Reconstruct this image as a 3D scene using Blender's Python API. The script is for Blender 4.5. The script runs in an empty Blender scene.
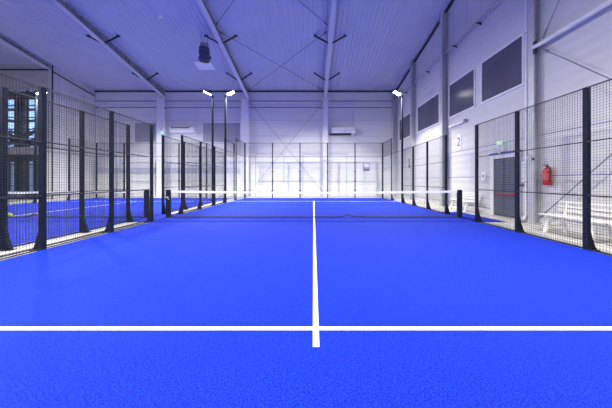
import bpy, bmesh, math, random
from mathutils import Vector, Matrix
random.seed(7)
S = bpy.context.scene
COL = S.collection
R = math.radians

# ------------------------------------------------------------------ materials
def mat(name, col, rough=0.5, metal=0.0, spec=0.5, emit=None, estr=0.0):
    m = bpy.data.materials.new(name); m.use_nodes = True
    b = m.node_tree.nodes['Principled BSDF']
    b.inputs['Base Color'].default_value = (*col, 1)
    b.inputs['Roughness'].default_value = rough
    b.inputs['Metallic'].default_value = metal
    b.inputs['Specular IOR Level'].default_value = spec
    if emit:
        b.inputs['Emission Color'].default_value = (*emit, 1)
        b.inputs['Emission Strength'].default_value = estr
    return m

def mottle(m, c1, c2, scale=3.0, bump=0.0, bscale=40.0, detail=4.0):
    """procedural colour variation (paint wear / fibre) and optional bump, in object space"""
    nt = m.node_tree; N = nt.nodes; L = nt.links; b = N['Principled BSDF']
    tc = N.new('ShaderNodeTexCoord')
    n = N.new('ShaderNodeTexNoise'); n.inputs['Scale'].default_value = scale; n.inputs['Detail'].default_value = detail
    r = N.new('ShaderNodeValToRGB'); r.color_ramp.elements[0].position = .3; r.color_ramp.elements[1].position = .7
    r.color_ramp.elements[0].color = (*c1, 1); r.color_ramp.elements[1].color = (*c2, 1)
    L.new(tc.outputs['Object'], n.inputs['Vector']); L.new(n.outputs['Fac'], r.inputs['Fac']); L.new(r.outputs['Color'], b.inputs['Base Color'])
    if bump:
        n2 = N.new('ShaderNodeTexNoise'); n2.inputs['Scale'].default_value = bscale; n2.inputs['Detail'].default_value = 6
        bp = N.new('ShaderNodeBump'); bp.inputs['Strength'].default_value = bump; bp.inputs['Distance'].default_value = .01
        L.new(tc.outputs['Object'], n2.inputs['Vector']); L.new(n2.outputs['Fac'], bp.inputs['Height']); L.new(bp.outputs['Normal'], b.inputs['Normal'])
    return m

def panel_mat(name, base, joint, seam_axis, period, offset, width, rib_axis=None, rib=0.25, rough=.45):
    """sandwich-panel cladding: dark joints every `period` m and shallow ribs in the sheet"""
    m = mat(name, base, rough); nt = m.node_tree; N = nt.nodes; L = nt.links; b = N['Principled BSDF']
    tc = N.new('ShaderNodeTexCoord'); sp = N.new('ShaderNodeSeparateXYZ'); L.new(tc.outputs['Object'], sp.inputs[0])
    def M(op, a, c=None):
        x = N.new('ShaderNodeMath'); x.operation = op
        for i, v in enumerate((a, c)):
            if v is None: continue
            if isinstance(v, (int, float)): x.inputs[i].default_value = v
            else: L.new(v, x.inputs[i])
        return x.outputs[0]
    f = M('FRACT', M('DIVIDE', M('SUBTRACT', sp.outputs[seam_axis], offset), period))
    seam = M('LESS_THAN', f, width / period)
    mx = N.new('ShaderNodeMix'); mx.data_type = 'RGBA'
    mx.inputs['A'].default_value = (*base, 1); mx.inputs['B'].default_value = (*joint, 1)
    L.new(seam, mx.inputs['Factor'])
    L.new(mx.outputs['Result'], b.inputs['Base Color'])
    if rib_axis is not None:
        s = M('SINE', M('MULTIPLY', sp.outputs[rib_axis], 2 * math.pi / rib))
        bp = N.new('ShaderNodeBump'); bp.inputs['Strength'].default_value = .25; bp.inputs['Distance'].default_value = .01
        L.new(s, bp.inputs['Height']); L.new(bp.outputs['Normal'], b.inputs['Normal'])
    return m

WALL = (.69, .685, .70); JOINT = (.22, .22, .40)
m_wall_r = panel_mat('cladding_side', (.60,.595,.615), JOINT, 2, 1.2, 1.40, .03, 2, .3)
def side_wall_seams(m):
    nt = m.node_tree; N = nt.nodes; L = nt.links
    tc = N.new('ShaderNodeTexCoord'); sp = N.new('ShaderNodeSeparateXYZ'); L.new(tc.outputs['Object'], sp.inputs[0])
    def M(op, a, c=None):
        x = N.new('ShaderNodeMath'); x.operation = op
        for i, v in enumerate((a, c)):
            if v is None: continue
            if isinstance(v, (int, float)): x.inputs[i].default_value = v
            else: L.new(v, x.inputs[i])
        return x.outputs[0]
    mx = [n for n in N if n.type == 'MIX'][0]; old = mx.inputs['Factor'].links[0].from_socket
    low = M('MULTIPLY', old, M('LESS_THAN', sp.outputs[2], 3.0))
    hi = M('MULTIPLY', M('LESS_THAN', M('FRACT', M('DIVIDE', sp.outputs[1], 1.05)), .018/1.05), M('GREATER_THAN', sp.outputs[2], 7.7))
    L.new(M('MAXIMUM', low, hi), mx.inputs['Factor'])
side_wall_seams(m_wall_r)
m_wall_b = panel_mat('cladding_end', WALL, JOINT, 2, 1.3, 2.27, .020, 2, .3)
m_wall_l = panel_mat('cladding_ribbed', (.60, .58, .60), (.2, .2, .28), 1, 1.0, .3, .02, 1, .25)
m_ceil = mottle(mat('roof_sheet', (.70, .70, .74), .5), (.40, .42, .55), (.45, .47, .60), .6)  # white sheet; blue bounce light off the turf is tinted into its colour
m_conc = mottle(mat('concrete', (.6, .58, .56), .7), (.40, .39, .38), (.52, .51, .49), 2.5, .2, 60)
m_steel = mottle(mat('galvanised', (.52, .53, .56), .42, .35), (.46, .47, .5), (.56, .57, .6), 5)
m_white = mottle(mat('white_steel', (.74, .74, .77), .35), (.71, .71, .74), (.77, .77, .8), 4)
m_slate = mottle(mat('slate_powder_coat', (.008, .010, .020), .6, spec=.10), (.009, .012, .024), (.016, .020, .038), 9)
m_wire = mat('black_wire', (.008, .008, .012), .5)
m_rail = mat('fence_rail_paint', (.012, .014, .024), .45)
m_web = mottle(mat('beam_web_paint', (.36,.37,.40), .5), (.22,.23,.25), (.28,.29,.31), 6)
m_rib = mat('door_rib', (.11,.12,.17), .4)
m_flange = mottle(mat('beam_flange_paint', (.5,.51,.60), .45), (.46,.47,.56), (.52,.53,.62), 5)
m_pale = mat('pale_blue_frame', (.30,.32,.48), .45)
m_rod = mat('grey_rod', (.26, .26, .32), .45, .3)
m_dark = mat('dark_metal', (.03, .032, .05), .45, .3)
m_line = mottle(mat('line_fibre', (.86, .86, .88), .8), (.82, .82, .84), (.90, .90, .92), 60)
m_tape = mottle(mat('net_tape', (.88, .88, .9), .7), (.84, .84, .86), (.92, .92, .93), 8)
m_netcord = mat('net_cord', (.010, .012, .03), .7)
m_red = mottle(mat('red_enamel', (.42, .006, .014), .35), (.38, .004, .01), (.46, .008, .018), 5)
m_plast = mottle(mat('white_plastic', (.84, .84, .85), .45), (.81, .81, .82), (.87, .87, .88), 3)
m_bench = mottle(mat('bench_plastic', (.8, .8, .78), .5), (.76, .76, .74), (.84, .84, .82), 6)
m_pane_dark = mottle(mat('dark_window_panel', (.085, .08, .12), .22), (.078, .074, .11), (.092, .088, .13), 1)
m_door = mottle(mat('door_grey', (.05, .055, .085), .45), (.045, .05, .078), (.056, .062, .095), 3)
m_fan = mottle(mat('fan_housing', (.07, .09, .16), .4, .3), (.06, .08, .14), (.08, .10, .18), 6)
m_paper = mat('paper', (.78, .78, .82), .6)
m_ink = mat('ink', (.06, .05, .16), .6)
m_greyposter = mottle(mat('grey_notice', (.30, .30, .36), .5), (.26, .26, .32), (.34, .34, .4), 30)
m_ball = mat('tennis_felt', (.62, .80, .03), .9)
m_beige = mottle(mat('beige_frame', (.50, .48, .46), .5), (.47, .45, .43), (.53, .51, .49), 3)
m_lens = mat('lamp_lens', (1, 1, 1), .3, emit=(1, .96, .90), estr=60)
m_green = mat('exit_sign', (.05, .6, .25), .4, emit=(.10, .9, .42), estr=.8)
m_lime = mat('exit_lamp', (.5, .9, .5), .4, emit=(.55, 1, .50), estr=.35)
m_dim = mat('dim_glazing', (.3,.4,.5), .3, emit=(.40,.55,.75), estr=.35)
m_night = mat('lit_skylight', (.5, .6, .9), .4, emit=(.45, .64, 1.0), estr=1.3)

# turf: saturated blue fibres with fine grain
m_turf = mat('blue_turf', (.01, .05, .8), .85, spec=.12)
def turf_nodes(m):
    nt = m.node_tree; N = nt.nodes; L = nt.links; b = N['Principled BSDF']
    tc = N.new('ShaderNodeTexCoord')
    n1 = N.new('ShaderNodeTexNoise'); n1.inputs['Scale'].default_value = 95; n1.inputs['Detail'].default_value = 3
    n2 = N.new('ShaderNodeTexNoise'); n2.inputs['Scale'].default_value = .7; n2.inputs['Detail'].default_value = 3
    r1 = N.new('ShaderNodeValToRGB'); r1.color_ramp.elements[0].position = .38; r1.color_ramp.elements[1].position = .62
    r1.color_ramp.elements[0].color = (.0004, .0095, .27, 1); r1.color_ramp.elements[1].color = (.0065, .036, .48, 1)
    r2 = N.new('ShaderNodeValToRGB'); r2.color_ramp.elements[0].position = .3; r2.color_ramp.elements[1].position = .7
    r2.color_ramp.elements[0].color = (.92, .92, .94, 1); r2.color_ramp.elements[1].color = (1, 1, 1, 1)
    mx = N.new('ShaderNodeMix'); mx.data_type = 'RGBA'; mx.blend_type = 'MULTIPLY'; mx.inputs['Factor'].default_value = 1
    for n in (n1, n2): L.new(tc.outputs['Object'], n.inputs['Vector'])
    L.new(n1.outputs['Fac'], r1.inputs['Fac']); L.new(n2.outputs['Fac'], r2.inputs['Fac'])
    L.new(r1.outputs['Color'], mx.inputs['A']); L.new(r2.outputs['Color'], mx.inputs['B']); L.new(mx.outputs['Result'], b.inputs['Base Color'])
    bp = N.new('ShaderNodeBump'); bp.inputs['Strength'].default_value = .45; bp.inputs['Distance'].default_value = .008
    L.new(n1.outputs['Fac'], bp.inputs['Height']); L.new(bp.outputs['Normal'], b.inputs['Normal'])
turf_nodes(m_turf)

def glass(name, tint=(.985, .992, .99), refl=.06):
    m = bpy.data.materials.new(name); m.use_nodes = True; nt = m.node_tree; N = nt.nodes; L = nt.links
    N.remove(N['Principled BSDF']); out = N['Material Output']
    t = N.new('ShaderNodeBsdfTransparent'); t.inputs[0].default_value = (*tint, 1)
    g = N.new('ShaderNodeBsdfGlossy'); g.inputs['Roughness'].default_value = .02
    fr = N.new('ShaderNodeFresnel'); ge = N.new('ShaderNodeNewGeometry'); mr = N.new('ShaderNodeMapRange')
    mr.inputs['To Min'].default_value = 1.3; mr.inputs['To Max'].default_value = 1/1.3
    L.new(ge.outputs['Backfacing'], mr.inputs['Value']); L.new(mr.outputs[0], fr.inputs[0])
    mx = N.new('ShaderNodeMixShader'); L.new(fr.outputs[0], mx.inputs[0]); L.new(t.outputs[0], mx.inputs[1]); L.new(g.outputs[0], mx.inputs[2])
    L.new(mx.outputs[0], out.inputs['Surface']); return m
m_glass = glass('court_glass')
m_glass_hall = glass('hall_glass', (.80, .86, .92))

# ------------------------------------------------------------------ mesh helpers
class MB:
    def __init__(s): s.v = []; s.f = []
    def box(s, a, b):
        x0, y0, z0 = a; x1, y1, z1 = b; n = len(s.v)
        s.v += [(x0,y0,z0),(x1,y0,z0),(x1,y1,z0),(x0,y1,z0),(x0,y0,z1),(x1,y0,z1),(x1,y1,z1),(x0,y1,z1)]
        s.f += [tuple(n+i for i in q) for q in ((0,3,2,1),(4,5,6,7),(0,1,5,4),(1,2,6,5),(2,3,7,6),(3,0,4,7))]
        return s
    def cbox(s, c, d):
        return s.box([c[i]-d[i]/2 for i in range(3)], [c[i]+d[i]/2 for i in range(3)])
    def bar(s, p, q, w, h=None):
        """rectangular bar from p to q"""
        h = h or w; p = Vector(p); q = Vector(q); d = (q-p).normalized()
        up = Vector((0,0,1)) if abs(d.z) < .95 else Vector((0,1,0))
        a = d.cross(up).normalized(); c = a.cross(d).normalized(); n = len(s.v)
        for o in (p, q):
            for i, j in ((-1,-1),(1,-1),(1,1),(-1,1)): s.v.append(tuple(o + a*i*w/2 + c*j*h/2))
        s.f += [tuple(n+i for i in t) for t in ((0,1,2,3),(7,6,5,4),(0,4,5,1),(1,5,6,2),(2,6,7,3),(3,7,4,0))]
        return s
    def tube(s, p, q, r, n=12, r2=None):
        r2 = r if r2 is None else r2
        p = Vector(p); q = Vector(q); d = (q-p).normalized()
        up = Vector((0,0,1)) if abs(d.z) < .95 else Vector((0,1,0))
        a = d.cross(up).normalized(); c = a.cross(d).normalized(); k = len(s.v)
        for o, rr in ((p, r), (q, r2)):
            for i in range(n):
                t = 2*math.pi*i/n; s.v.append(tuple(o + (a*math.cos(t) + c*math.sin(t))*rr))
        for i in range(n):
            j = (i+1) % n; s.f.append((k+i, k+j, k+n+j, k+n+i))
        s.f.append(tuple(k+i for i in reversed(range(n)))); s.f.append(tuple(k+n+i for i in range(n)))
        return s
    def prism(s, pts, axis, a, b):
        """extrude a 2D outline (in the two other axes) along axis from a to b"""
        k = len(s.v); n = len(pts)
        def P(u, v, w):
            return (w,u,v) if axis == 0 else ((u,w,v) if axis == 1 else (u,v,w))
        for w in (a, b):
            for u, v in pts: s.v.append(P(u, v, w))
        s.f.append(tuple(range(k, k+n))[::-1]); s.f.append(tuple(range(k+n, k+2*n)))
        for i in range(n):
            j = (i+1) % n; s.f.append((k+i, k+j, k+n+j, k+n+i))
        return s
    def lathe(s, prof, c, n=24):
        k = len(s.v)
        for r, z in prof:
            for i in range(n):
                t = 2*math.pi*i/n; s.v.append((c[0]+r*math.cos(t), c[1]+r*math.sin(t), c[2]+z))
        for a in range(len(prof)-1):
            for i in range(n):
                j = (i+1) % n; s.f.append((k+a*n+i, k+a*n+j, k+(a+1)*n+j, k+(a+1)*n+i))
        s.f.append(tuple(k+i for i in reversed(range(n)))); s.f.append(tuple(k+(len(prof)-1)*n+i for i in range(n)))
        return s
    def mesh(s, name, m, bevel=0, smooth=False):
        me = bpy.data.meshes.new(name); me.from_pydata(s.v, [], s.f); me.materials.append(m)
        b = bmesh.new(); b.from_mesh(me); bmesh.ops.recalc_face_normals(b, faces=b.faces)
        if bevel: bmesh.ops.bevel(b, geom=b.edges[:], offset=bevel, segments=2, affect='EDGES', clamp_overlap=True)
        b.to_mesh(me); b.free()
        if smooth:
            for p in me.polygons: p.use_smooth = True
            me.set_sharp_from_angle(angle=R(35))
        return me
    def build(s, name, m, parent=None, **kw):
        return link(name, s.mesh(name, m, **kw), parent)

def link(name, me, parent=None):
    o = bpy.data.objects.new(name, me); COL.objects.link(o)
    if parent is not None: o.parent = parent
    return o
def tag(o, label=None, cat=None, group=None, kind=None):
    if label: o['label'] = label
    if cat: o['category'] = cat
    if group: o['group'] = group
    if kind: o['kind'] = kind
    return o
def thing(name, label, cat, loc=(0,0,0), rz=0, group=None):
    o = bpy.data.objects.new(name, None); o.location = loc; o.rotation_euler = (0,0,rz); COL.objects.link(o)
    return tag(o, label, cat, group)
def struct(name, mb, m, parent=None, **kw):
    o = mb.build(name, m, parent, **kw)
    if parent is None: o['kind'] = 'structure'
    return o
def copy_tree(o, parent=None):
    c = o.copy(); COL.objects.link(c)
    if parent is not None: c.parent = parent
    for ch in o.children: copy_tree(ch, c)
    return c

# ------------------------------------------------------------------ layout (metres; camera at y=0, z=1.28)
NY = 9.07                   # y of the net
WR = 6.70; WL = -17.75; WB = 21.4; WF = -3.2; XL = -24.5
YA = 17.8                    # face of the glazed annex wall at the left
def roof(y): return 8.55 + .163*(21.4 - y)
G = -0.0                     # finished floor; turf is the 12 mm layer above
CXN = -10.79                 # centre of the neighbouring court

# floor
struct('floor', MB().box((XL,WF,-.22), (WR+.1,WB+.1,-.012)), m_conc)

# ------------------------------------------------------------------ ceiling: trapezoidal sheet running up towards the camera
def ceiling():
    mb = MB(); x = XL; prof = []
    p = .25
    while x < WR + .3:
        prof += [(x,0),(x+.15,0),(x+.175,.03),(x+.225,.03)]; x += p
    n = len(prof)
    for y in (WF-.1, WB+.1):
        for px, dz in prof: mb.v.append((px, y, roof(y)+dz))
        for px, dz in prof: mb.v.append((px, y, roof(y)+.2))
    for i in range(n-1):
        mb.f.append((i, i+1, 2*n+i+1, 2*n+i))
        mb.f.append((n+i, 2*n+n+i, 2*n+n+i+1, n+i+1))
    return mb
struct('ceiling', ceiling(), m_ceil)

# ------------------------------------------------------------------ walls
def wall_poly_x(name, x0, x1, y0, y1, m):
    return struct(name, MB().prism([(y0,-.2),(y1,-.2),(y1,roof(y1)+.03),(y0,roof(y0)+.03)], 0, x0, x1), m)
wall_poly_x('wall_right', WR, WR+.2, WF, WB+.2, m_wall_r)
struct('wall_back', MB().box((WL-.2,WB,-.2), (WR,WB+.2,roof(WB)+.03)), m_wall_b)
wall_poly_x('wall_left', WL-.2, WL, YA, WB, m_wall_l)
struct('wall_front', MB().box((XL,WF-.2,-.2), (WR+.2,WF,roof(WF)+.03)), m_wall_b)
wall_poly_x('wall_far_left', XL-.2, XL, WF, YA, m_wall_l)

# annex wall with the tall glazed opening (opening x -20.9..-18.25, z 0..7.55)
ox0, ox1, oz = -20.95, -18.28, 7.50
an = MB()
an.box((ox1,YA,-.2),(WL-.2,YA+.2,roof(YA)+.02)).box((ox0,YA,oz),(ox1,YA+.2,roof(YA)+.02)).box((XL,YA,-.2),(ox0,YA+.2,roof(YA)+.02))
struct('wall_annex', an, m_beige)
# window 5: frame + panes
fr = MB()
for x in (ox0, ox1-.12): fr.box((x,YA-.05,0),(x+.12,YA+.14,oz))
fr.box((ox0+.12,YA-.05,oz-.12),(ox1-.12,YA+.14,oz))
w5 = struct('window_5', fr, m_beige)
g5 = MB()
for x in (-20.25, -19.42, -18.78): g5.box((x-.035,YA,0),(x+.035,YA+.1,oz-.12))
for z in (2.36, 3.9, 4.75, 5.35, 5.55, 6.35, 7.0): g5.box((ox0+.12,YA+.01,z-.03),(ox1-.12,YA+.09,z+.03))
g5.build('glazing_bars', m_dark, w5)
MB().box((ox0+.12,YA-.09,3.02),(ox1-.12,YA+.0,3.52)).build('transom_panel', m_beige, w5)
MB().box((ox0+.12,YA-.07,2.90),(ox1-.12,YA+.0,3.02)).build('dark_rail', m_dark, w5)
MB().box((ox0+.12,YA+.105,.02),(ox1-.12,YA+.115,oz-.12)).build('pane', m_glass_hall, w5)
struct('baseboard_annex', MB().box((ox0+.12,YA-.10,-.012),(ox1-.12,YA-.055,.20)), m_dark)
# room behind the glass: lit facade with glowing panes, stair flight
XA = -29.5
m_atr = mat('atrium_wall', (.09,.11,.16), .6)
struct('wall_atrium', MB().box((XA,WB+1.4,-.2),(WL-.4,WB+1.6,9.0)), m_atr)
struct('wall_atrium_side', MB().box((XA-.2,YA,-.2),(XA,WB+1.6,9.0)).box((XA,YA,-.2),(XL,YA+.2,9.0)), m_atr)
struct('floor_atrium', MB().box((XA,YA+.2,-.22),(WL-.2,WB+1.4,-.012)), m_conc)
struct('ceiling_atrium', MB().box((XA,YA+.2,8.95),(XL,WB+1.6,9.1)).box((XL,WB+.12,8.95),(WL-.2,WB+1.6,9.1)), m_atr)
w6 = struct('window_6', MB().box((-27.6,WB+1.25,3.28),(-22.4,WB+1.39,3.42)).box((-27.6,WB+1.25,-.01),(-22.4,WB+1.39,.12)).box((-25.6,WB+1.20,.12),(-25.25,WB+1.39,8.9)), m_dark)
for c in range(16):
    x = -27.55 + c*.33
    if -25.95 < x < -25.2: continue
    for r in range(5):
        z = 3.60 + r*.98
        MB().box((x,WB+1.33,z),(x+.29,WB+1.385,z+.72)).build('pane', m_night, w6)
    if c % 4 < 2:
        MB().box((x+.04,WB+1.33,.35),(x+.26,WB+1.385,2.9)).build('pane', m_dim, w6)
st = thing('staircase', 'dark metal stair flight crossing behind the tall glazed opening', 'stairs', (-23.0,20.2,0))
s1 = MB()
for yy in (-.45,.45): s1.bar((-1.6,yy,3.3),(2.4,yy,5.1),.08,.26).bar((-1.6,yy,4.2),(2.4,yy,6.0),.05,.05)
for yy in (-.45,.45): s1.bar((-1.6,yy,5.2),(2.4,yy,3.4),.08,.2)
s1.build('stringer', m_dark, st)
s2 = MB()
for i in range(14): s2.cbox((-1.5+i*.285, 0, 3.42+i*.128), (.27,.82,.04))
s2.build('tread', m_steel, st)
for xx in (-1.6, 2.4):
    for yy in (-.5, .38): MB().box((xx-.06,yy,-.012),(xx+.06,yy+.12,3.3 if xx < 0 else 5.1)).build('support_post', m_dark, st)

# trims: eave channel along the back wall, roof edge trim on the right wall
struct('trim_1', MB().box((WL,WB-.10,roof(WB)-.10),(WR,WB,roof(WB)-.01)), m_dark)
struct('trim_2', MB().prism([(WF,roof(WF)-.14),(WB-.1,roof(WB)-.14),(WB-.1,roof(WB)-.03),(WF,roof(WF)-.03)], 0, WR-.09, WR-.001), m_dark)
tr = MB()
for z in (7.72, 7.20): tr.box((WL,WB-.05,z-.018),(WR,WB-.001,z+.018))
struct('trim_3', tr, m_fan)
struct('trim_4', MB().box((XL,YA-.06,roof(YA)-.42),(WL-.2,YA-.001,roof(YA)-.34)), m_dark)

struct('trim_9', MB().box((WL,WB-.06,1.82),(-5.9,WB-.001,2.26)), mat('grey_blue_strip', (.42,.45,.56), .5))  # grey-blue strip along the end wall behind the neighbouring court
struct('trim_10', MB().box((WL,YA+.001,-.01),(WL+.05,YA+.07,roof(YA)-.05)), m_dark)
struct('trim_11', MB().prism([(YA,roof(YA)-.50),(WB-.1,roof(WB)-.50),(WB-.1,roof(WB)-.44),(YA,roof(YA)-.44)], 0, WL+.001, WL+.06), m_dark)
# ------------------------------------------------------------------ windows
def window_r(n, y0, y1):
    z0, z1 = 4.38, 5.92; t = .07
    f = MB().box((WR-.05,y0-t,z0-t),(WR,y1+t,z0)).box((WR-.05,y0-t,z1),(WR,y1+t,z1+t)).box((WR-.05,y0-t,z0),(WR,y0,z1)).box((WR-.05,y1,z0),(WR,y1+t,z1))
    w = struct('window_%d' % n, f, m_white)
    MB().box((WR-.03,y0,z0),(WR-.005,y1,z1)).build('pane', m_pane_dark, w)
window_r(1, 8.42, 10.44); window_r(2, 10.95, 12.93); window_r(3, 14.02, 16.85); window_r(4, 18.0, 20.45)
def window_b(n, x0, x1):
    z0, z1 = 4.38, 5.94; t = .05
    f = MB().box((x0-t,WB-.05,z0-t),(x1+t,WB,z0)).box((x0-t,WB-.05,z1),(x1+t,WB,z1+t)).box((x0-t,WB-.05,z0),(x0,WB,z1)).box((x1,WB-.05,z0),(x1+t,WB,z1))
    w = struct('window_%d' % n, f, m_white)
    MB().box((x0,WB-.03,z0),(x1,WB-.005,z1)).build('pane', m_greyposter, w)
window_b(7, -9.0, -6.0); window_b(8, -14.55, -12.85)

# ------------------------------------------------------------------ door in the right wall
d0, d1, dz = 8.62, 9.72, 2.06
w = struct('door_1', MB().box((WR-.045,d0,.02),(WR,d1,dz)), m_door)
sl = MB()
for i in range(24): sl.box((WR-.055,d0+.04,.08+i*.082),(WR-.045,d1-.04,.08+i*.082+.05))
sl.build('ribbed_panel', m_rib, w)
MB().box((WR-.11,d0+.04,.785),(WR-.08,d1-.06,.82)).box((WR-.11,d0+.06,.77),(WR-.045,d0+.10,.835)).box((WR-.11,d1-.14,.77),(WR-.045,d1-.10,.835)).build('push_bar', m_red, w)
struct('trim_5', MB().box((WR-.08,d1,0),(WR,d1+.16,dz+.14)).box((WR-.08,d0-.12,0),(WR,d0,dz+.14)).box((WR-.08,d0,dz),(WR,d1,dz+.14)), m_white)
struct('trim_6', MB().box((WR-.10,d0-.14,dz+.14),(WR,d1+.18,dz+.21)), mat('blue_flashing', (.07,.08,.42), .4))
struct('baseboard_right', MB().box((WR-.03,WF,-.012),(WR-.001,d0-.12,.12)).box((WR-.03,d1+.16,-.012),(WR-.001,WB,.12)), m_white)
struct('baseboard_back', MB().box((WL,WB-.03,-.012),(WR-.03,WB-.001,.12)), m_white)

# ------------------------------------------------------------------ roof beams (tapered I-section with corrugated web)
def roof_beam(x, label, y_lo=WF, depth_far=.62, depth_near=.42, wdt=.25):
    t = thing('roof_beam', label, 'beam', (x, 0, 0), group='tapered steel roof beams')
    ye = WB - .10
    def bot(y):
        k = min(1, max(0, (ye - y)/8.5)); return roof(y) - .03 - (depth_far + (depth_near-depth_far)*k)
    ys = [y_lo + .02, 12.9, ye]
    fl = MB()
    for a, b in zip(ys[:-1], ys[1:]):
        fl.prism([(a,bot(a)),(b,bot(b)),(b,bot(b)+.025),(a,bot(a)+.025)], 0, -wdt/2, wdt/2)
    fl.build('bottom_flange', m_flange, t)
    MB().prism([(ys[0],roof(ys[0])-.03),(ye,roof(ye)-.03),(ye,roof(ye)-.002),(ys[0],roof(ys[0])-.002)], 0, -wdt/2, wdt/2).build('top_flange', m_steel, t)
    wb = MB(); y = ys[0]; i = 0; pts = []
    while y < ye:
        pts.append((.035 if i % 4 in (0,1) else -.035, y)); y += .14 if i % 2 == 0 else .06; i += 1
    for k, (px, y) in enumerate(pts):
        wb.v += [(px,y,bot(y)+.025),(px,y,roof(y)-.03)]
        if k: wb.f.append((2*k-2, 2*k, 2*k+1, 2*k-1))
    wb.build('corrugated_web', m_web, t)
    for yb in ((11.35, 15.05, 18.8) if depth_near > .25 else ()):
        for s in (-1, 1):
            b = MB().bar((s*.06, yb, bot(yb)+.02), (s*.86, yb, roof(yb)-.05), .07, .07)
            b.cbox((s*.86, yb, roof(yb)-.05), (.14,.14,.07))
            b.build('knee_brace', m_dark, t)
    return t
roof_beam(.93, 'pale tapered roof beam over the net centre, above the grey wall column')
roof_beam(-5.32, 'tapered roof beam passing beside the hanging drum fan')
roof_beam(-12.05, 'tapered roof beam over the neighbouring court, with the ribbed web in full view')
roof_beam(-17.95, 'shallow roof beam running above the left ribbed wall', depth_far=.40, depth_near=.22, wdt=.34)

# roof cross bracing rods between beams
def rod(a, b, label, m=None, rr=.013):
    mb = MB().tube(a, b, rr, 8)
    d = (Vector(b)-Vector(a)).normalized()
    for p, s in ((Vector(a), 1), (Vector(b), -1)): mb.tube(p, p + d*s*.25, rr*2.2, 8)
    o = mb.build('bracing_rod', m or m_dark); tag(o, label, 'bracing rod', 'crossed bracing rods'); return o
def rf(x, y, o=.12): return (x, y, roof(y) - o)
rod(rf(-5.25,14.6), rf(.72,21.0), 'thin dark roof rod from drum fan beam down to the eave by grey column')
rod(rf(.72,14.6), rf(-5.25,21.0,.18), 'thin dark roof rod from centre beam down to the eave behind the floodlights')
rod(rf(-5.25,14.1), rf(.72,7.7,.12), 'dark roof rod leaving the top of picture from drum fan beam')
rod(rf(.72,14.1), rf(-5.25,7.7,.18), 'dark roof rod leaving the top of picture from centre beam')
# wall bracing
rod((-5.2,WB-.12,7.6), (.78,WB-.12,.3), 'thin diagonal rod on end wall, high at left and low at centre', m_rod, .014)
rod((.78,WB-.19,7.6), (-5.2,WB-.19,.3), 'thin diagonal rod on end wall, high at centre and low at left', m_rod, .014)
rod((WR-.14,7.55,5.05), (WR-.14,2.2,.3), 'diagonal rod on side wall falling from the white strut', m_rod, .014)
rod((WR-.21,7.55,.22), (WR-.21,2.2,5.05), 'diagonal rod on side wall rising from column foot over the benches', m_rod, .014)
rod((WR-.14,7.55,5.35), (WR-.14,4.2,10.3), 'diagonal rod on side wall rising above the white strut', m_rod, .014)

# ------------------------------------------------------------------ columns
def column(name, x0, x1, y0, y1, label, axis, ztop):
    """H-section: flanges and web"""
    t = thing(name, label, 'column', ((x0+x1)/2, (y0+y1)/2, -.012), group='steel wall columns')
    hx, hy = (x1-x0)/2, (y1-y0)/2; mb = MB(); H = ztop + .012
    if axis == 'y':   # flanges face the camera
        mb.box((-hx,-hy,0),(hx,-hy+.02,H)).box((-hx,hy-.02,0),(hx,hy,H)).box((-.01,-hy+.02,0),(.01,hy-.02,H))
    else:
        mb.box((-hx,-hy,0),(-hx+.02,hy,H)).box((hx-.02,-hy,0),(hx,hy,H)).box((-hx+.02,-.01,0),(hx-.02,.01,H))
    mb.build('shaft', m_white if axis == 'y' else m_steel, t)
    MB().box((-hx-.04,-hy-.04,0),(hx+.001,hy+.04,.025)).build('base_plate', m_steel, t)
    return t
ZB = roof(WB) - .75
column('steel_column', .72, 1.14, WB-.34, WB-.01, 'white steel column on the end wall under the centre beam', 'y', ZB)
column('steel_column', -5.85, -5.2, WB-.34, WB-.01, 'broad white steel column on end wall right of the dark grey window', 'y', ZB)
column('steel_column', -12.6, -12.05, WB-.34, WB-.01, 'white steel column on end wall behind the neighbouring court', 'y', ZB)
column('steel_column', WR-.20, WR-.01, 7.78, 8.0, 'grey steel column on side wall beside the red extinguisher', 'x', roof(7.8)-.15)
column('steel_column', WR-.30, WR-.01, 13.12, 13.40, 'grey steel column on side wall between second and third dark window', 'x', roof(13.3)-.15)
column('steel_column', WR-.30, WR-.01, 17.25, 17.5, 'grey steel column on side wall beside the farthest dark window', 'x', roof(17.4)-.15)
column('steel_column', WR-.36, WR-.04, WB-.40, WB-.05, 'steel column in the far corner of the hall behind the floodlight', 'x', roof(WB)-.15)

# strut and pipes on the right wall
t = thing('wall_strut', 'blue-white round steel strut running high along side wall from the grey column', 'strut', (WR-.22, 0, 5.2))
MB().tube((0,7.76,0),(0,1.0,0),.06,16).build('tube', m_white, t, smooth=True)
MB().box((-.02,7.68,-.20),(.02,7.77,.16)).build('end_plate', m_dark, t)
t = thing('downpipe', 'pale vertical pipe with a bend beside the extinguisher column', 'pipe', (WR-.12, 8.14, 0))
MB().tube((0,0,.12),(0,0,roof(8)-.2),.055,14).build('pipe', m_white, t, smooth=True)
MB().tube((0,0,.14),(-.12,-.05,.02),.06,12).tube((-.12,-.05,.05),(-.30,-.05,.05),.05,10).build('elbow', m_steel, t)
for z in (1.2, 3.4, 5.8, 8.2): MB().tube((0,0,z),(0,0,z+.05),.068,14).box((.0,-.02,z),(.11,.02,z+.05)).build('clamp', m_steel, t)
t = thing('cable_tray', 'long grey cable tray high on side wall above the dark windows', 'cable tray', (WR-.16, 0, 7.62))
MB().box((-.05,-1.5,-.03),(-.035,WB-.5,.03)).box((.035,-1.5,-.03),(.05,WB-.5,.03)).box((-.035,-1.5,-.03),(.035,WB-.5,-.02)).build('channel', m_steel, t)
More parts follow.
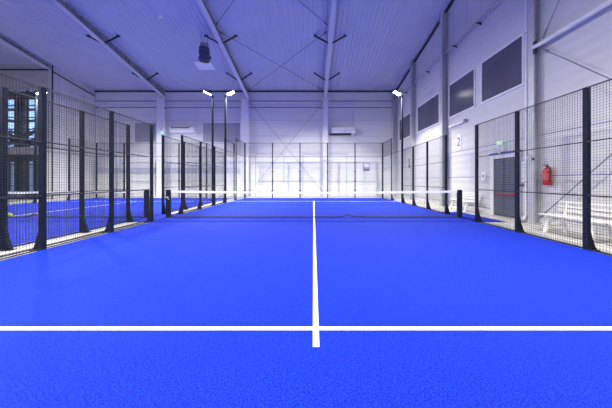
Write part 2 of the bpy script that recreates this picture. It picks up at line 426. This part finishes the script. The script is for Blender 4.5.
for y in (4.0, 6.5, 8.9, 10.5, 12.3, 15.2, 18.8): MB().box((-.08,y,-.055),(.15,y+.04,-.03)).prism([(-.04,-.055),(.15,-.055),(.15,-.14)], 1, y+.01, y+.025).build('bracket', m_dark, t)
t = tag(MB().tube((WR-.036,8.28,2.2),(WR-.036,8.28,3.0),.035,10).tube((WR-.036,8.28,3.0),(WR-.036,8.28,3.04),.06,10).build('conduit', m_white), 'short white conduit rising from the side wall camera', 'conduit')

# ------------------------------------------------------------------ courts
HX = 5.0
def turf(cx, label):
    t = thing('artificial_turf', label, 'artificial turf', (cx, NY, -.012))
    base = MB().box((-HX,-10,0),(HX,10,.012))
    return t, base
t, b = turf(0, 'bright blue artificial turf of the near court with white lines')
b.box((HX,-.95,0),(5.93,1.6,.012))
b.build('turf_pile', m_turf, t)
LT = .0136
MB().box((-4.99,-6.825,.012),(4.99,-6.772,LT)).build('service_line', m_line, t)
MB().box((-4.99,6.90,.012),(4.99,6.95,LT)).build('service_line', m_line, t)
MB().box((-.025,-7.05,.012),(.025,-6.825,LT)).box((-.025,-6.772,.012),(.025,6.90,LT)).box((-.025,6.95,.012),(.025,7.12,LT)).build('centre_line', m_line, t)
t, b = turf(CXN, 'bright blue artificial turf of the neighbouring court behind two fences')
b.box((HX,-.95,0),(-HX-CXN-.001,.95,.012))
b.build('turf_pile', m_turf, t)
MB().box((-4.99,6.90,.012),(4.99,6.95,LT)).build('service_line', m_line, t)
MB().box((-4.99,-6.825,.012),(4.99,-6.772,LT)).build('service_line', m_line, t)
MB().box((-.025,-6.75,.012),(.025,6.90,LT)).build('centre_line', m_line, t)

# kerbs under fences
# fence panel meshes (local: panel spans along +Y from 0 to L, thin in X)
def wire_mesh(L, z0, z1, step=.05, th=.0037):
    mb = MB()
    n = max(1, round(L/step))
    for i in range(1, n): mb.box((-th/2, L*i/n-th/2, z0),(th/2, L*i/n+th/2, z1))
    m = round((z1-z0)/step)
    for i in range(1, m): z = z0+(z1-z0)*i/m; mb.box((-th*1.4,0,z-th/2),(-th*.4,L,z+th/2))
    return mb.mesh('wire_mesh', m_wire)
WM = {}
def wires(L, z0, z1):
    k = (round(L,3), z0, z1)
    if k not in WM: WM[k] = wire_mesh(L, z0, z1)
    return WM[k]
PW = .09; PX = .06
def post(parent, y, H, out, foot=True, z0=-.012):
    """post standing at y on the fence line (local), curved gusset foot pointing `out` in local x"""
    p = MB().box((-PX/2,y-PW/2,z0),(PX/2,y+PW/2,H)).build('fence_post', m_slate, parent)
    if foot: gusset(p, PX/2, y, out, z0)
    return p
def gusset(parent, hx, y, out, z0=-.012):
    e = .125; prof = [(hx,z0),(hx+e,z0),(hx+e,z0+.03),(hx+e*.72,.10),(hx+e*.42,.22),(hx+e*.16,.36),(hx,.46)]
    f = MB().prism([(out*u,v) for u,v in prof], 1, y-.030, y+.030)
    f.box((min(out*hx,out*(hx+.16)),y-.065,z0),(max(out*hx,out*(hx+.16)),y+.065,z0+.014))
    return f.build('foot_gusset', m_slate, parent)
def rails(parent, a, b, zs, x=0.0):
    for z in zs: MB().box((x-.012,a,z-.011),(x+.012,b,z+.011)).build('rail', m_rail, parent)

def side_run(x, out, direction, label, glass_end=True, skip=()):
    """one half of a court side fence, from the gate opening at the net; direction +1 away from camera"""
    t = thing('court_fence', label, 'fence', (x, NY, 0), group='black mesh court fences')
    s = direction; ys = [.96, 2.60, 4.25, 5.88] if s > 0 else [.93, 2.55, 4.205, 5.86]
    for y in ys:
        if y in skip: continue
        post(t, s*y, 3.0, out)
    for a, b in zip(ys[:-1], ys[1:]):
        lo, hi = sorted((s*a, s*b)); lo += PW/2; hi -= PW/2
        o = link('wire_mesh', wires(hi-lo, .03, 2.985), t); o.location = (-out*.02, lo, 0)
        rails(t, lo, hi, (.02, 1.0, 1.99, 2.985), -out*.02)
    if glass_end:
        post(t, s*7.95, 4.0, out); 
        for a, b, in ((5.9,7.95),(7.95,9.95)):
            lo, hi = sorted((s*a, s*b)); lo += PW/2+.003; hi -= PW/2+.003
            MB().box((-out*.02-.006,lo,.02),(-out*.02+.006,hi,2.965)).build('glass_pane', m_glass, t)
            rails(t, lo, hi, (2.985,), -out*.02)
            if a == 7.95:
                o = link('wire_mesh', wires(hi-lo, 3.0, 3.985), t); o.location = (-out*.02, lo, 0)
                rails(t, lo, hi, (3.985,), -out*.02)
    return t
XF = HX + PX/2
side_run(XF, 1, 1, 'far half of the side wall fence beyond the net, on the right', skip=(5.9,))
side_run(XF, 1, -1, 'nearest mesh fence at the right, between the turf and the benches', False)
side_run(-XF, -1, 1, 'near court left fence beyond the net post, with glass end', skip=(5.9,))
side_run(-XF, -1, -1, 'nearest mesh fence at the left, ending at the net opening', False)
XN = CXN + XF
side_run(XN, 1, -1, 'second mesh fence at the left, right behind the nearest one', False)
side_run(XN, 1, 1, 'neighbouring court right fence beyond its net post, with glass end', skip=(5.9,))
side_run(CXN-XF, -1, 1, 'farthest left mesh fence, on the far side of the neighbouring court', skip=(5.9,))

def back_run(cx, label):
    t = thing('glass_back_wall', label, 'glass wall', (cx, NY+10+PW/2, 0), group='glass court end walls')
    for i in range(6):
        x = -5 + 2*i; w = PW if i in (0,5) else .07
        p = MB().box((x-w/2,-w/2,-.012),(x+w/2,w/2,4.0)).build('fence_post', m_slate, t)
    for i in range(5):
        lo = -5+2*i+.05; hi = lo+1.90
        MB().box((lo,-.03,.02),(hi,-.018,2.965)).build('glass_pane', m_glass, t)
        c = MB()
        for z in (.5, 1.2, 1.9, 2.5):
            for xx in (lo, hi-.05): c.box((xx,-.04,z),(xx+.05,-.012,z+.05))
        c.build('glass_clamp', m_slate, t)
    o = link('wire_mesh', wires(10-.1, 3.0, 3.985), t); o.rotation_euler = (0,0,R(-90)); o.location = (-4.95, -.024, 0)
    for z in (2.985, 3.985): MB().box((-4.95,-.04,z-.015),(4.95,-.01,z+.015)).build('rail', m_rail, t)
    return t
back_run(0, 'glass end wall of the near court, straight ahead behind the net')
back_run(CXN, 'glass end wall of the neighbouring court at the left')

# concrete kerb between fences, at the foot of each run
def kerb(x0, x1, y0, y1, label):
    o = MB().box((x0,y0,-.012),(x1,y1,.015)).build('edge_kerb', m_dark); tag(o, label, 'kerb', 'dark kerb edges')
kerb(-XF-.27,-XF-.21, NY-5.95, NY-.95, 'dark kerb line between the two left fences, near side of net')
kerb(-XF-.27,-XF-.21, NY+.95, NY+10, 'dark kerb line between the two left fences, far side of net')

# ------------------------------------------------------------------ nets
def net(cx, label):
    t = thing('padel_net', label, 'net', (cx, NY, 0), group='court nets')
    W = 4.93
    def top(x): return .885 + .045*(abs(x)/W)**1.6
    n = 60
    tp = MB()
    for i in range(n):
        a = -W + 2*W*i/n; b = -W + 2*W*(i+1)/n
        k = len(tp.v)
        for x in (a, b):
            z = top(x)
            for y, dz in ((-.008,-.075),(.008,-.075),(.008,0),(-.008,0)): tp.v.append((x,y,z+dz))
        tp.f += [tuple(k+q for q in f) for f in ((0,4,5,1),(1,5,6,2),(2,6,7,3),(3,7,4,0))]
        if i == 0: tp.f.append((k,k+1,k+2,k+3))
        if i == n-1: tp.f.append((k+7,k+6,k+5,k+4))
    tp.build('top_tape', m_tape, t)
    me = MB(); th = .0028; st = .045
    x = -W
    while x < W:
        me.box((x-th/2,-th/2,.02),(x+th/2,th/2,top(x)-.07)); x += st
    z = .04
    while z < .82:
        me.box((-W,-th/2-.001,z-th/2),(W,th/2-.001,z+th/2)); z += st
    me.build('net_mesh', m_netcord, t)
    # bottom band with the small ruck right of the centre
    bb = MB(); n = 120
    for i in range(n):
        xs = [-W + 2*W*(i+q)/n for q in (0,1)]; k = len(bb.v)
        for x in xs:
            z = .012 + .075*math.exp(-((x-1.13)/.12)**2) + .02*math.exp(-((x-1.35)/.3)**2)
            for y, dz in ((-.02,0),(.02,0),(.02,.028),(-.02,.028)): bb.v.append((x,y,z-.01+dz))
        bb.f += [tuple(k+q for q in f) for f in ((0,4,5,1),(1,5,6,2),(2,6,7,3),(3,7,4,0))]
    bb.build('bottom_band', m_netcord, t)
    for s in (-1, 1):
        x = s*5.02
        p = MB().box((x-.07,-.05,0),(x+.07,.05,.95)).build('net_post', m_slate, t, bevel=.008)
        MB().box((x-.13,-.11,0),(x+.13,.11,.014)).build('foot_plate', m_slate, p)
        MB().box((x-s*.07-.015*s-.01,-.02,.10),(x-s*.07+.01,.02,.90)).build('tension_strap', m_netcord, p)
        if s < 0: MB().tube((x,-.05,.70),(x,-.09,.70),.03,12).tube((x,-.085,.70),(x+.07,-.10,.62),.009,8).build('winch', m_steel, p)
    return t
net(0, 'low court net with white top tape across the near court')
net(CXN, 'low court net with white tape on the neighbouring court')

# ------------------------------------------------------------------ floodlight poles
def lamp_pole(x, inward, y, label, heads=1):
    t = thing('floodlight_pole', label, 'floodlight', (x, y, 0), group='floodlight poles at the court corners')
    H = 6.12
    MB().box((-.045,-.045,-.012),(.045,.045,H)).build('pole', m_slate, t, bevel=.006)
    gusset(t, .045, 0, -inward)
    MB().bar((0,0,H-.02),(inward*.14,0,H+.10),.05,.05).build('bracket', m_steel, t)
    # head: finned housing tilted inwards/downwards
    h = bpy.data.objects.new('lamp_head', MB().box((-.21,-.17,0),(.21,.17,.05)).mesh('lamp_head', m_dark)); COL.objects.link(h)
    h.parent = t; h.location = (inward*.30, 0, H+.12)
    yaw = 0
    h.rotation_euler = (0, R(-24)*inward, 0)
    fins = MB()
    for i in range(9): fins.box((-.19+i*.045,-.16,.05),(-.185+i*.045+.006,.16,.09))
    fins.build('cooling_fin', m_dark, h)
    MB().box((-.19,-.15,-.006),(.19,.15,0)).build('lens', m_lens, h)
    return t, h
def area(name, loc, aim, power, size=.36, spread=170, col=(1,.975,.88)):
    l = bpy.data.lights.new(name, 'AREA'); l.shape = 'RECTANGLE'; l.size = size; l.size_y = size*.8
    l.energy = power; l.color = col; l.spread = R(spread)
    o = bpy.data.objects.new(name, l); COL.objects.link(o); o.location = loc
    o.rotation_euler = (Vector(aim)-Vector(loc)).to_track_quat('-Z','Y').to_euler()
    return o
PWR = 640
specs = [
 (XF, -1, 5.9, 'floodlight on black pole at the right, in front of the side wall windows'),
 (-XF, 1, 5.9, 'floodlight on black pole left of the end wall, nearer the court centre of the pair'),
 (XN, -1, 5.9, 'floodlight on black pole left of its twin, its head turned to the neighbouring court'),
 (CXN-XF, 1, 5.9, 'floodlight at far left in front of the glazed opening'),
 (XF, -1, -5.95, 'floodlight pole behind the camera on the right'),
 (-XF, 1, -5.95, 'floodlight pole behind the camera on the left'),
 (XN, -1, -5.95, 'neighbouring court floodlight pole behind the camera'),
 (CXN-XF, 1, -5.95, 'neighbouring court outer floodlight pole behind the camera'),
]
for x, inw, dy, lab in specs:
    t, h = lamp_pole(x, inw, NY+dy, lab)
    hx = x + inw*.30; hz = 6.21; ang = R(24)
    nrm = Vector((inw*math.sin(ang), 0, -math.cos(ang)))
    p = Vector((hx, NY+dy, 6.24)) + nrm*.03
    area('lamp_light', p, p + nrm, PWR * (.62 if dy < 0 else 1.06), spread=144)

# ------------------------------------------------------------------ ceiling drum fan, panel, detector
t = thing('drum_fan', 'dark blue ringed drum fan hanging from the roof beside a beam', 'fan', (-6.25, 15.0, 0))
MB().lathe([(.27,8.80),(.30,8.80),(.30,8.75),(.275,8.73),(.275,8.62),(.31,8.60),(.31,8.52),(.27,8.50),(.27,8.26),(.31,8.24),(.31,8.10),(.28,8.08),(.24,8.12)], (0,0,0), 28).build('drum', m_fan, t, smooth=True)
MB().lathe([(.235,8.80),(.24,8.81),(.24,9.02),(.20,9.06)], (0,0,0), 24).build('motor_housing', m_web, t, smooth=True)
f = MB()
for i in range(3):
    a = 2*math.pi*i/3; f.tube((.2*math.cos(a),.2*math.sin(a),9.0),(.2*math.cos(a),.2*math.sin(a),roof(15)+.03),.012,6)
f.build('hanging_rod', m_dark, t)
MB().box((.31,-.03,8.2),(.38,.03,8.34)).build('switch_box', m_dark, t)
MB().lathe([(.02,8.085),(.235,8.085),(.235,8.10)], (0,0,0), 24).build('grille', m_wire, t)
t = MB().prism([(17.45,roof(17.45)-.06),(18.35,roof(18.35)-.06),(18.35,roof(18.35)-.001),(17.45,roof(17.45)-.001)], 0, -8.0, -6.85).build('ceiling_panel', m_white); tag(t, 'square white panel on the ceiling below and behind the drum fan', 'ceiling panel')
t = thing('smoke_detector', 'small round white detector on the ceiling, upper left', 'smoke detector', (-7.97, 13.66, roof(13.66)))
MB().lathe([(.03,-.12),(.09,-.09),(.11,-.05),(.11,.005)], (0,0,0), 18).build('dome', m_plast, t, smooth=True)
MB().tube((0,0,-.14),(0,0,-.11),.02,10).build('sensor_eye', m_dark, t)

# ------------------------------------------------------------------ air conditioners on the end wall
def ac(x0, x1, z0, z1, label, hung):
    t = thing('air_conditioner', label, 'air conditioner', ((x0+x1)/2, WB-.2805, 0))
    w = (x1-x0)/2
    MB().prism([(-.22,z1),(.28,z1),(.28,z0),(-.16,z0),(-.22,z0+.07)], 0, -w, w).build('casing', m_plast, t, bevel=.012)
    g = MB()
    if hung:
        g.box((-w-.22,-.1,z0-.10),(w-.3,.26,z0-.03))  # hung unit: dark bar below the casing, running past its left end
    else:
        for i in range(6): g.box((-w+.15+i*.25,-.232,z1-.11),(-w+.37+i*.25,-.218,z1-.02))  # wall unit: dark louvre slots near the top
    g.build('dark_strip', m_wire, t)
    MB().box((-w+.05,-.225,z0+.20),(w-.05,-.219,z0+.215)).build('casing_seam', m_greyposter, t)
    for xx in ((-w+.15, w-.1) if hung else (w+.02,)):
        MB().tube((xx,.1,z0+.1 if not hung else z1-.02),(xx,.1,roof(WB-.3)-.02 if hung else 7.0),.016,8).build('hanging_rod' if hung else 'pipe', m_steel, t)
    return t
ac(1.45, 3.30, 5.05, 5.48, 'white ceiling hung air conditioner right of the centre column', True)
ac(-11.5, -9.55, 5.10, 5.52, 'white wall air conditioner with dark top vent, left of the floodlight pair', False)

# small fittings on end wall
t = thing('exit_sign', 'small green exit sign on the end wall column behind neighbouring court', 'exit sign', (-12.05, WB-.42, 5.1))
MB().box((-.16,0,-.13),(.16,.05,.13)).build('housing', m_plast, t)
MB().box((-.14,-.006,-.11),(.14,0,.11)).build('sign_face', m_green, t)
MB().box((-.01,-.009,-.05),(.09,-.006,-.03)).box((-.10,-.009,-.08),(-.05,-.009+.003,.07)).box((-.05,-.009,-.02),(.0,-.006,.05)).build('pictogram', m_plast, t)
t = thing('notice_board', 'small grey framed notice behind the glass end wall, right side', 'notice', (4.28, WB-.03, 2.40))
MB().box((-.26,0,-.26),(.26,.028,.30)).build('frame', m_greyposter, t)
MB().box((-.20,-.004,-.06),(.20,0,.25)).build('sheet', m_paper, t)
MB().box((-.26,-.006,-.34),(.26,.0,-.26)).build('lower_strip', m_ink, t)
t = thing('notice', 'dark narrow notice on side wall seen through the glass corner pane', 'notice', (WR-.02, 18.3, 2.45))
MB().box((0,-.22,-.33),(.018,.22,.33)).build('frame', m_ink, t)
MB().box((-.003,-.17,-.1),(0,.17,.27)).build('sheet', m_greyposter, t)
t = thing('white_pipe', 'tall thin white pipe in front of the end wall column, behind neighbouring court', 'pipe', (-11.95, WB-.45, 0))
MB().tube((0,0,-.012),(0,0,7.75),.05,12).build('pipe', m_plast, t, smooth=True)
for z in (2.0,4.5,7.0): MB().box((-.07,-.07,z),(.07,.3,z+.05)).build('clamp', m_steel, t)

# low metal door outlines on the end wall seen through glass: flush panel frames
def frame_b(x0, x1, n):
    f = MB().box((x0,WB-.03,0),(x0+.05,WB-.001,3.4)).box((x1-.05,WB-.03,0),(x1,WB-.001,3.4)).box((x0,WB-.03,3.4),(x1,WB-.001,3.47))
    struct('trim_%d' % n, f, mat('pale_trim_%d' % n, (.45,.46,.56), .4))
frame_b(-4.75, -2.4, 7); frame_b(-.9, 2.7, 8)

# ------------------------------------------------------------------ fittings on the right wall
def text_mesh(txt, size, m, name, parent, loc, rot, depth=.003):
    c = bpy.data.curves.new(name, 'FONT'); c.body = txt; c.size = size; c.extrude = depth; c.align_x = 'CENTER'; c.align_y = 'CENTER'
    o = bpy.data.objects.new(name, c); COL.objects.link(o); bpy.context.view_layer.update()
    me = bpy.data.meshes.new_from_object(o.evaluated_get(bpy.context.evaluated_depsgraph_get()))
    bpy.data.objects.remove(o); me.materials.clear(); me.materials.append(m)
    r = link(name, me, parent); r.location = loc; r.rotation_euler = rot; return r
t = thing('court_number_sign', 'white sign with the number 2 high on the side wall', 'sign', (WR-.02, 12.15, 3.02))
MB().box((0,-.19,-.36),(.018,.19,.38)).build('board', m_paper, t)
text_mesh('2', .58, m_ink, 'number', t, (-.004,0,.02), (R(90),0,R(-90)))
t = thing('emergency_lamp', 'glowing green-white emergency lamp on a bracket above the grey door', 'emergency light', (WR-.16, 9.28, 2.60))
MB().lathe([(.03,-.07),(.07,-.06),(.09,0),(.07,.06),(.03,.07)], (0,0,0), 18).build('lamp_shade', m_lime, t, smooth=True)
MB().box((-.02,-.02,-.38),(.02,.02,-.08)).box((.02,-.02,-.3),(.155,.02,-.26)).build('bracket', m_plast, t)
t = thing('wall_lamp', 'slim white bulkhead lamp on side wall below the second window', 'wall lamp', (WR-.10, 0, 3.9))
MB().box((-.04,11.55,-.05),(.04,12.85,.03)).build('housing', m_white, t, bevel=.01)
MB().box((-.05,11.45,-.06),(.06,11.55,.06)).build('end_cap', m_greyposter, t)
MB().box((-.03,11.6,-.07),(.03,12.8,-.05)).build('diffuser', m_plast, t)
t = thing('notice_board', 'white information board on side wall between the door and extinguisher', 'notice board', (WR-.03, 8.34, 1.52))
MB().box((0,-.14,-.38),(.028,.14,.40)).build('frame', m_pale, t)
MB().box((-.004,-.12,-.30),(0,.12,.37)).build('sheet', m_paper, t)
MB().box((-.03,-.15,-.43),(.0,.15,-.37)).build('shelf', m_ink, t)
tx = MB()
for i in range(7): tx.box((-.007,-.11,.25-i*.075),(-.004,.11-.05*(i%3),.268-i*.075))
tx.build('printed_lines', m_greyposter, t)
t = thing('security_camera', 'dark security camera on side wall above the information board', 'camera', (WR-.25, 7.84, 1.98))
MB().bar((0,.1,.02),(-.02,-.10,-.07),.075,.075).build('body', m_steel, t)
MB().tube((-.02,-.10,-.07),(-.022,-.13,-.08),.032,12).build('camera_lens', m_wire, t)
MB().box((.0,.0,.0),(.05,.05,.05)).build('bracket', m_steel, t)
t = thing('electric_box', 'small grey socket box on side wall left of the door', 'electric box', (WR-.04, 10.35, 1.45))
MB().box((0,-.12,-.16),(.035,.12,.16)).build('box_body', m_plast, t, bevel=.006)
MB().box((-.01,-.05,-.06),(0,.05,.04)).build('socket_cover', m_greyposter, t)

# fire extinguisher
t = thing('fire_extinguisher', 'red fire extinguisher hanging on the side wall', 'fire extinguisher', (WR-.11, 7.44, 1.14))
MB().lathe([(.08,0),(.10,.02),(.105,.05),(.105,.40),(.09,.45),(.06,.49),(.03,.505)], (0,0,0), 24).build('cylinder_body', m_red, t, smooth=True)
MB().lathe([(.107,.14),(.107,.34)], (0,0,0), 24).build('information_label', mat('label_red', (.50,.08,.09), .5), t)
MB().tube((0,0,.50),(0,0,.56),.028,12).box((-.12,-.015,.565),(.03,.015,.585)).bar((0,0,.55),(-.11,0,.53),.02,.012).build('valve_handle', m_dark, t)
h = MB(); pts = [Vector((-.02,-.03,.54)),Vector((-.03,-.13,.50)),Vector((-.05,-.15,.36)),Vector((-.05,-.145,.18)),Vector((-.05,-.14,.1))]
for a, b in zip(pts[:-1], pts[1:]): h.tube(a, b, .013, 8)
h.build('hose', m_wire, t)
MB().box((.09,-.04,.36),(.109,.04,.5)).build('wall_bracket', m_steel, t)

# ------------------------------------------------------------------ benches
def make_bench(L, label):
    t = thing('bench', label, 'bench', (0,0,0), group='white slatted benches along the side wall')
    # local: length along Y, back towards +X
    for i in range(4):
        x = -.24 + i*.125
        MB().box((x,-L/2,.425),(x+.105,L/2,.45)).build('seat_slat', m_bench, t, bevel=.006)
    for i in range(3):
        z = .52 + i*.10; x = .26 + i*.02
        MB().box((x,-L/2,z),(x+.022,L/2,z+.06)).build('back_slat', m_bench, t, bevel=.005)
    for s in (-1, 1):
        y = s*(L/2-.22)
        lg = MB().bar((-.12,y,.42),(-.26,y,0.0),.08,.06).bar((.12,y,.42),(.30,y,0.0),.08,.06)
        lg.box((-.24,y-.03,.375),(.25,y+.03,.425)).box((-.19,y-.03,.16),(.18,y+.03,.21))
        lg.build('leg_frame', m_bench, t, bevel=.008)
        MB().bar((.24,y,.40),(.325,y,.78),.06,.035).build('back_support', m_bench, t)
    return t
BZ = -.012
b1 = make_bench(1.5, 'white slatted bench by the side wall below and right of the extinguisher'); b1.location = (5.93, 5.95, BZ)
b2 = copy_tree(b1); b2.location = (5.93, 4.35, BZ); b2['label'] = 'white slatted bench by the side wall nearest the camera, cut by the right edge'
b3 = copy_tree(b1); b3.location = (6.33, 11.15, BZ); b3['label'] = 'white slatted bench by the side wall seen behind the right net post'

# tennis balls in the neighbouring court
bm = bmesh.new(); bmesh.ops.create_uvsphere(bm, u_segments=16, v_segments=10, radius=.042)
bme = bpy.data.meshes.new('tennis_ball'); bm.to_mesh(bme); bm.free(); bme.materials.append(m_ball)
for p in bme.polygons: p.use_smooth = True
for x, y in ((-11.10,9.42),(-11.15,9.62),(-10.95,9.50),(-10.85,9.38),(-10.72,9.30)):
    o = link('tennis_ball', bme); o.location = (x, y, .042)
    tag(o, 'yellow-green ball lying on the neighbouring blue court by its net', 'ball', 'yellow-green balls on the neighbouring court')

# atrium light (lamp of the annex behind the glass)
area('atrium_light', (-22.5, 20.6, 8.2), (-22.5, 20.6, 0), 260, 1.0, 160, (.75,.86,1))

# ------------------------------------------------------------------ camera, world, view
cam = bpy.data.cameras.new('camera'); co = bpy.data.objects.new('camera', cam); COL.objects.link(co)
co.location = (-.02, 0, 1.28); co.rotation_euler = (R(90), 0, 0)
cam.sensor_width = 36; cam.lens = 263/612*36; cam.shift_x = -7.5/612; cam.shift_y = -23.7/612
cam.clip_start = .05; cam.clip_end = 100
S.camera = co
w = bpy.data.worlds.new('world'); S.world = w; w.use_nodes = True
w.node_tree.nodes['Background'].inputs[0].default_value = (.02,.02,.03,1)
S.view_settings.view_transform = 'Standard'; S.view_settings.look = 'None'
S.view_settings.exposure = 0.66; S.view_settings.gamma = 1; S.view_settings.use_curve_mapping = False
S.cycles.max_bounces = 10; S.cycles.diffuse_bounces = 6; S.cycles.transparent_max_bounces = 24
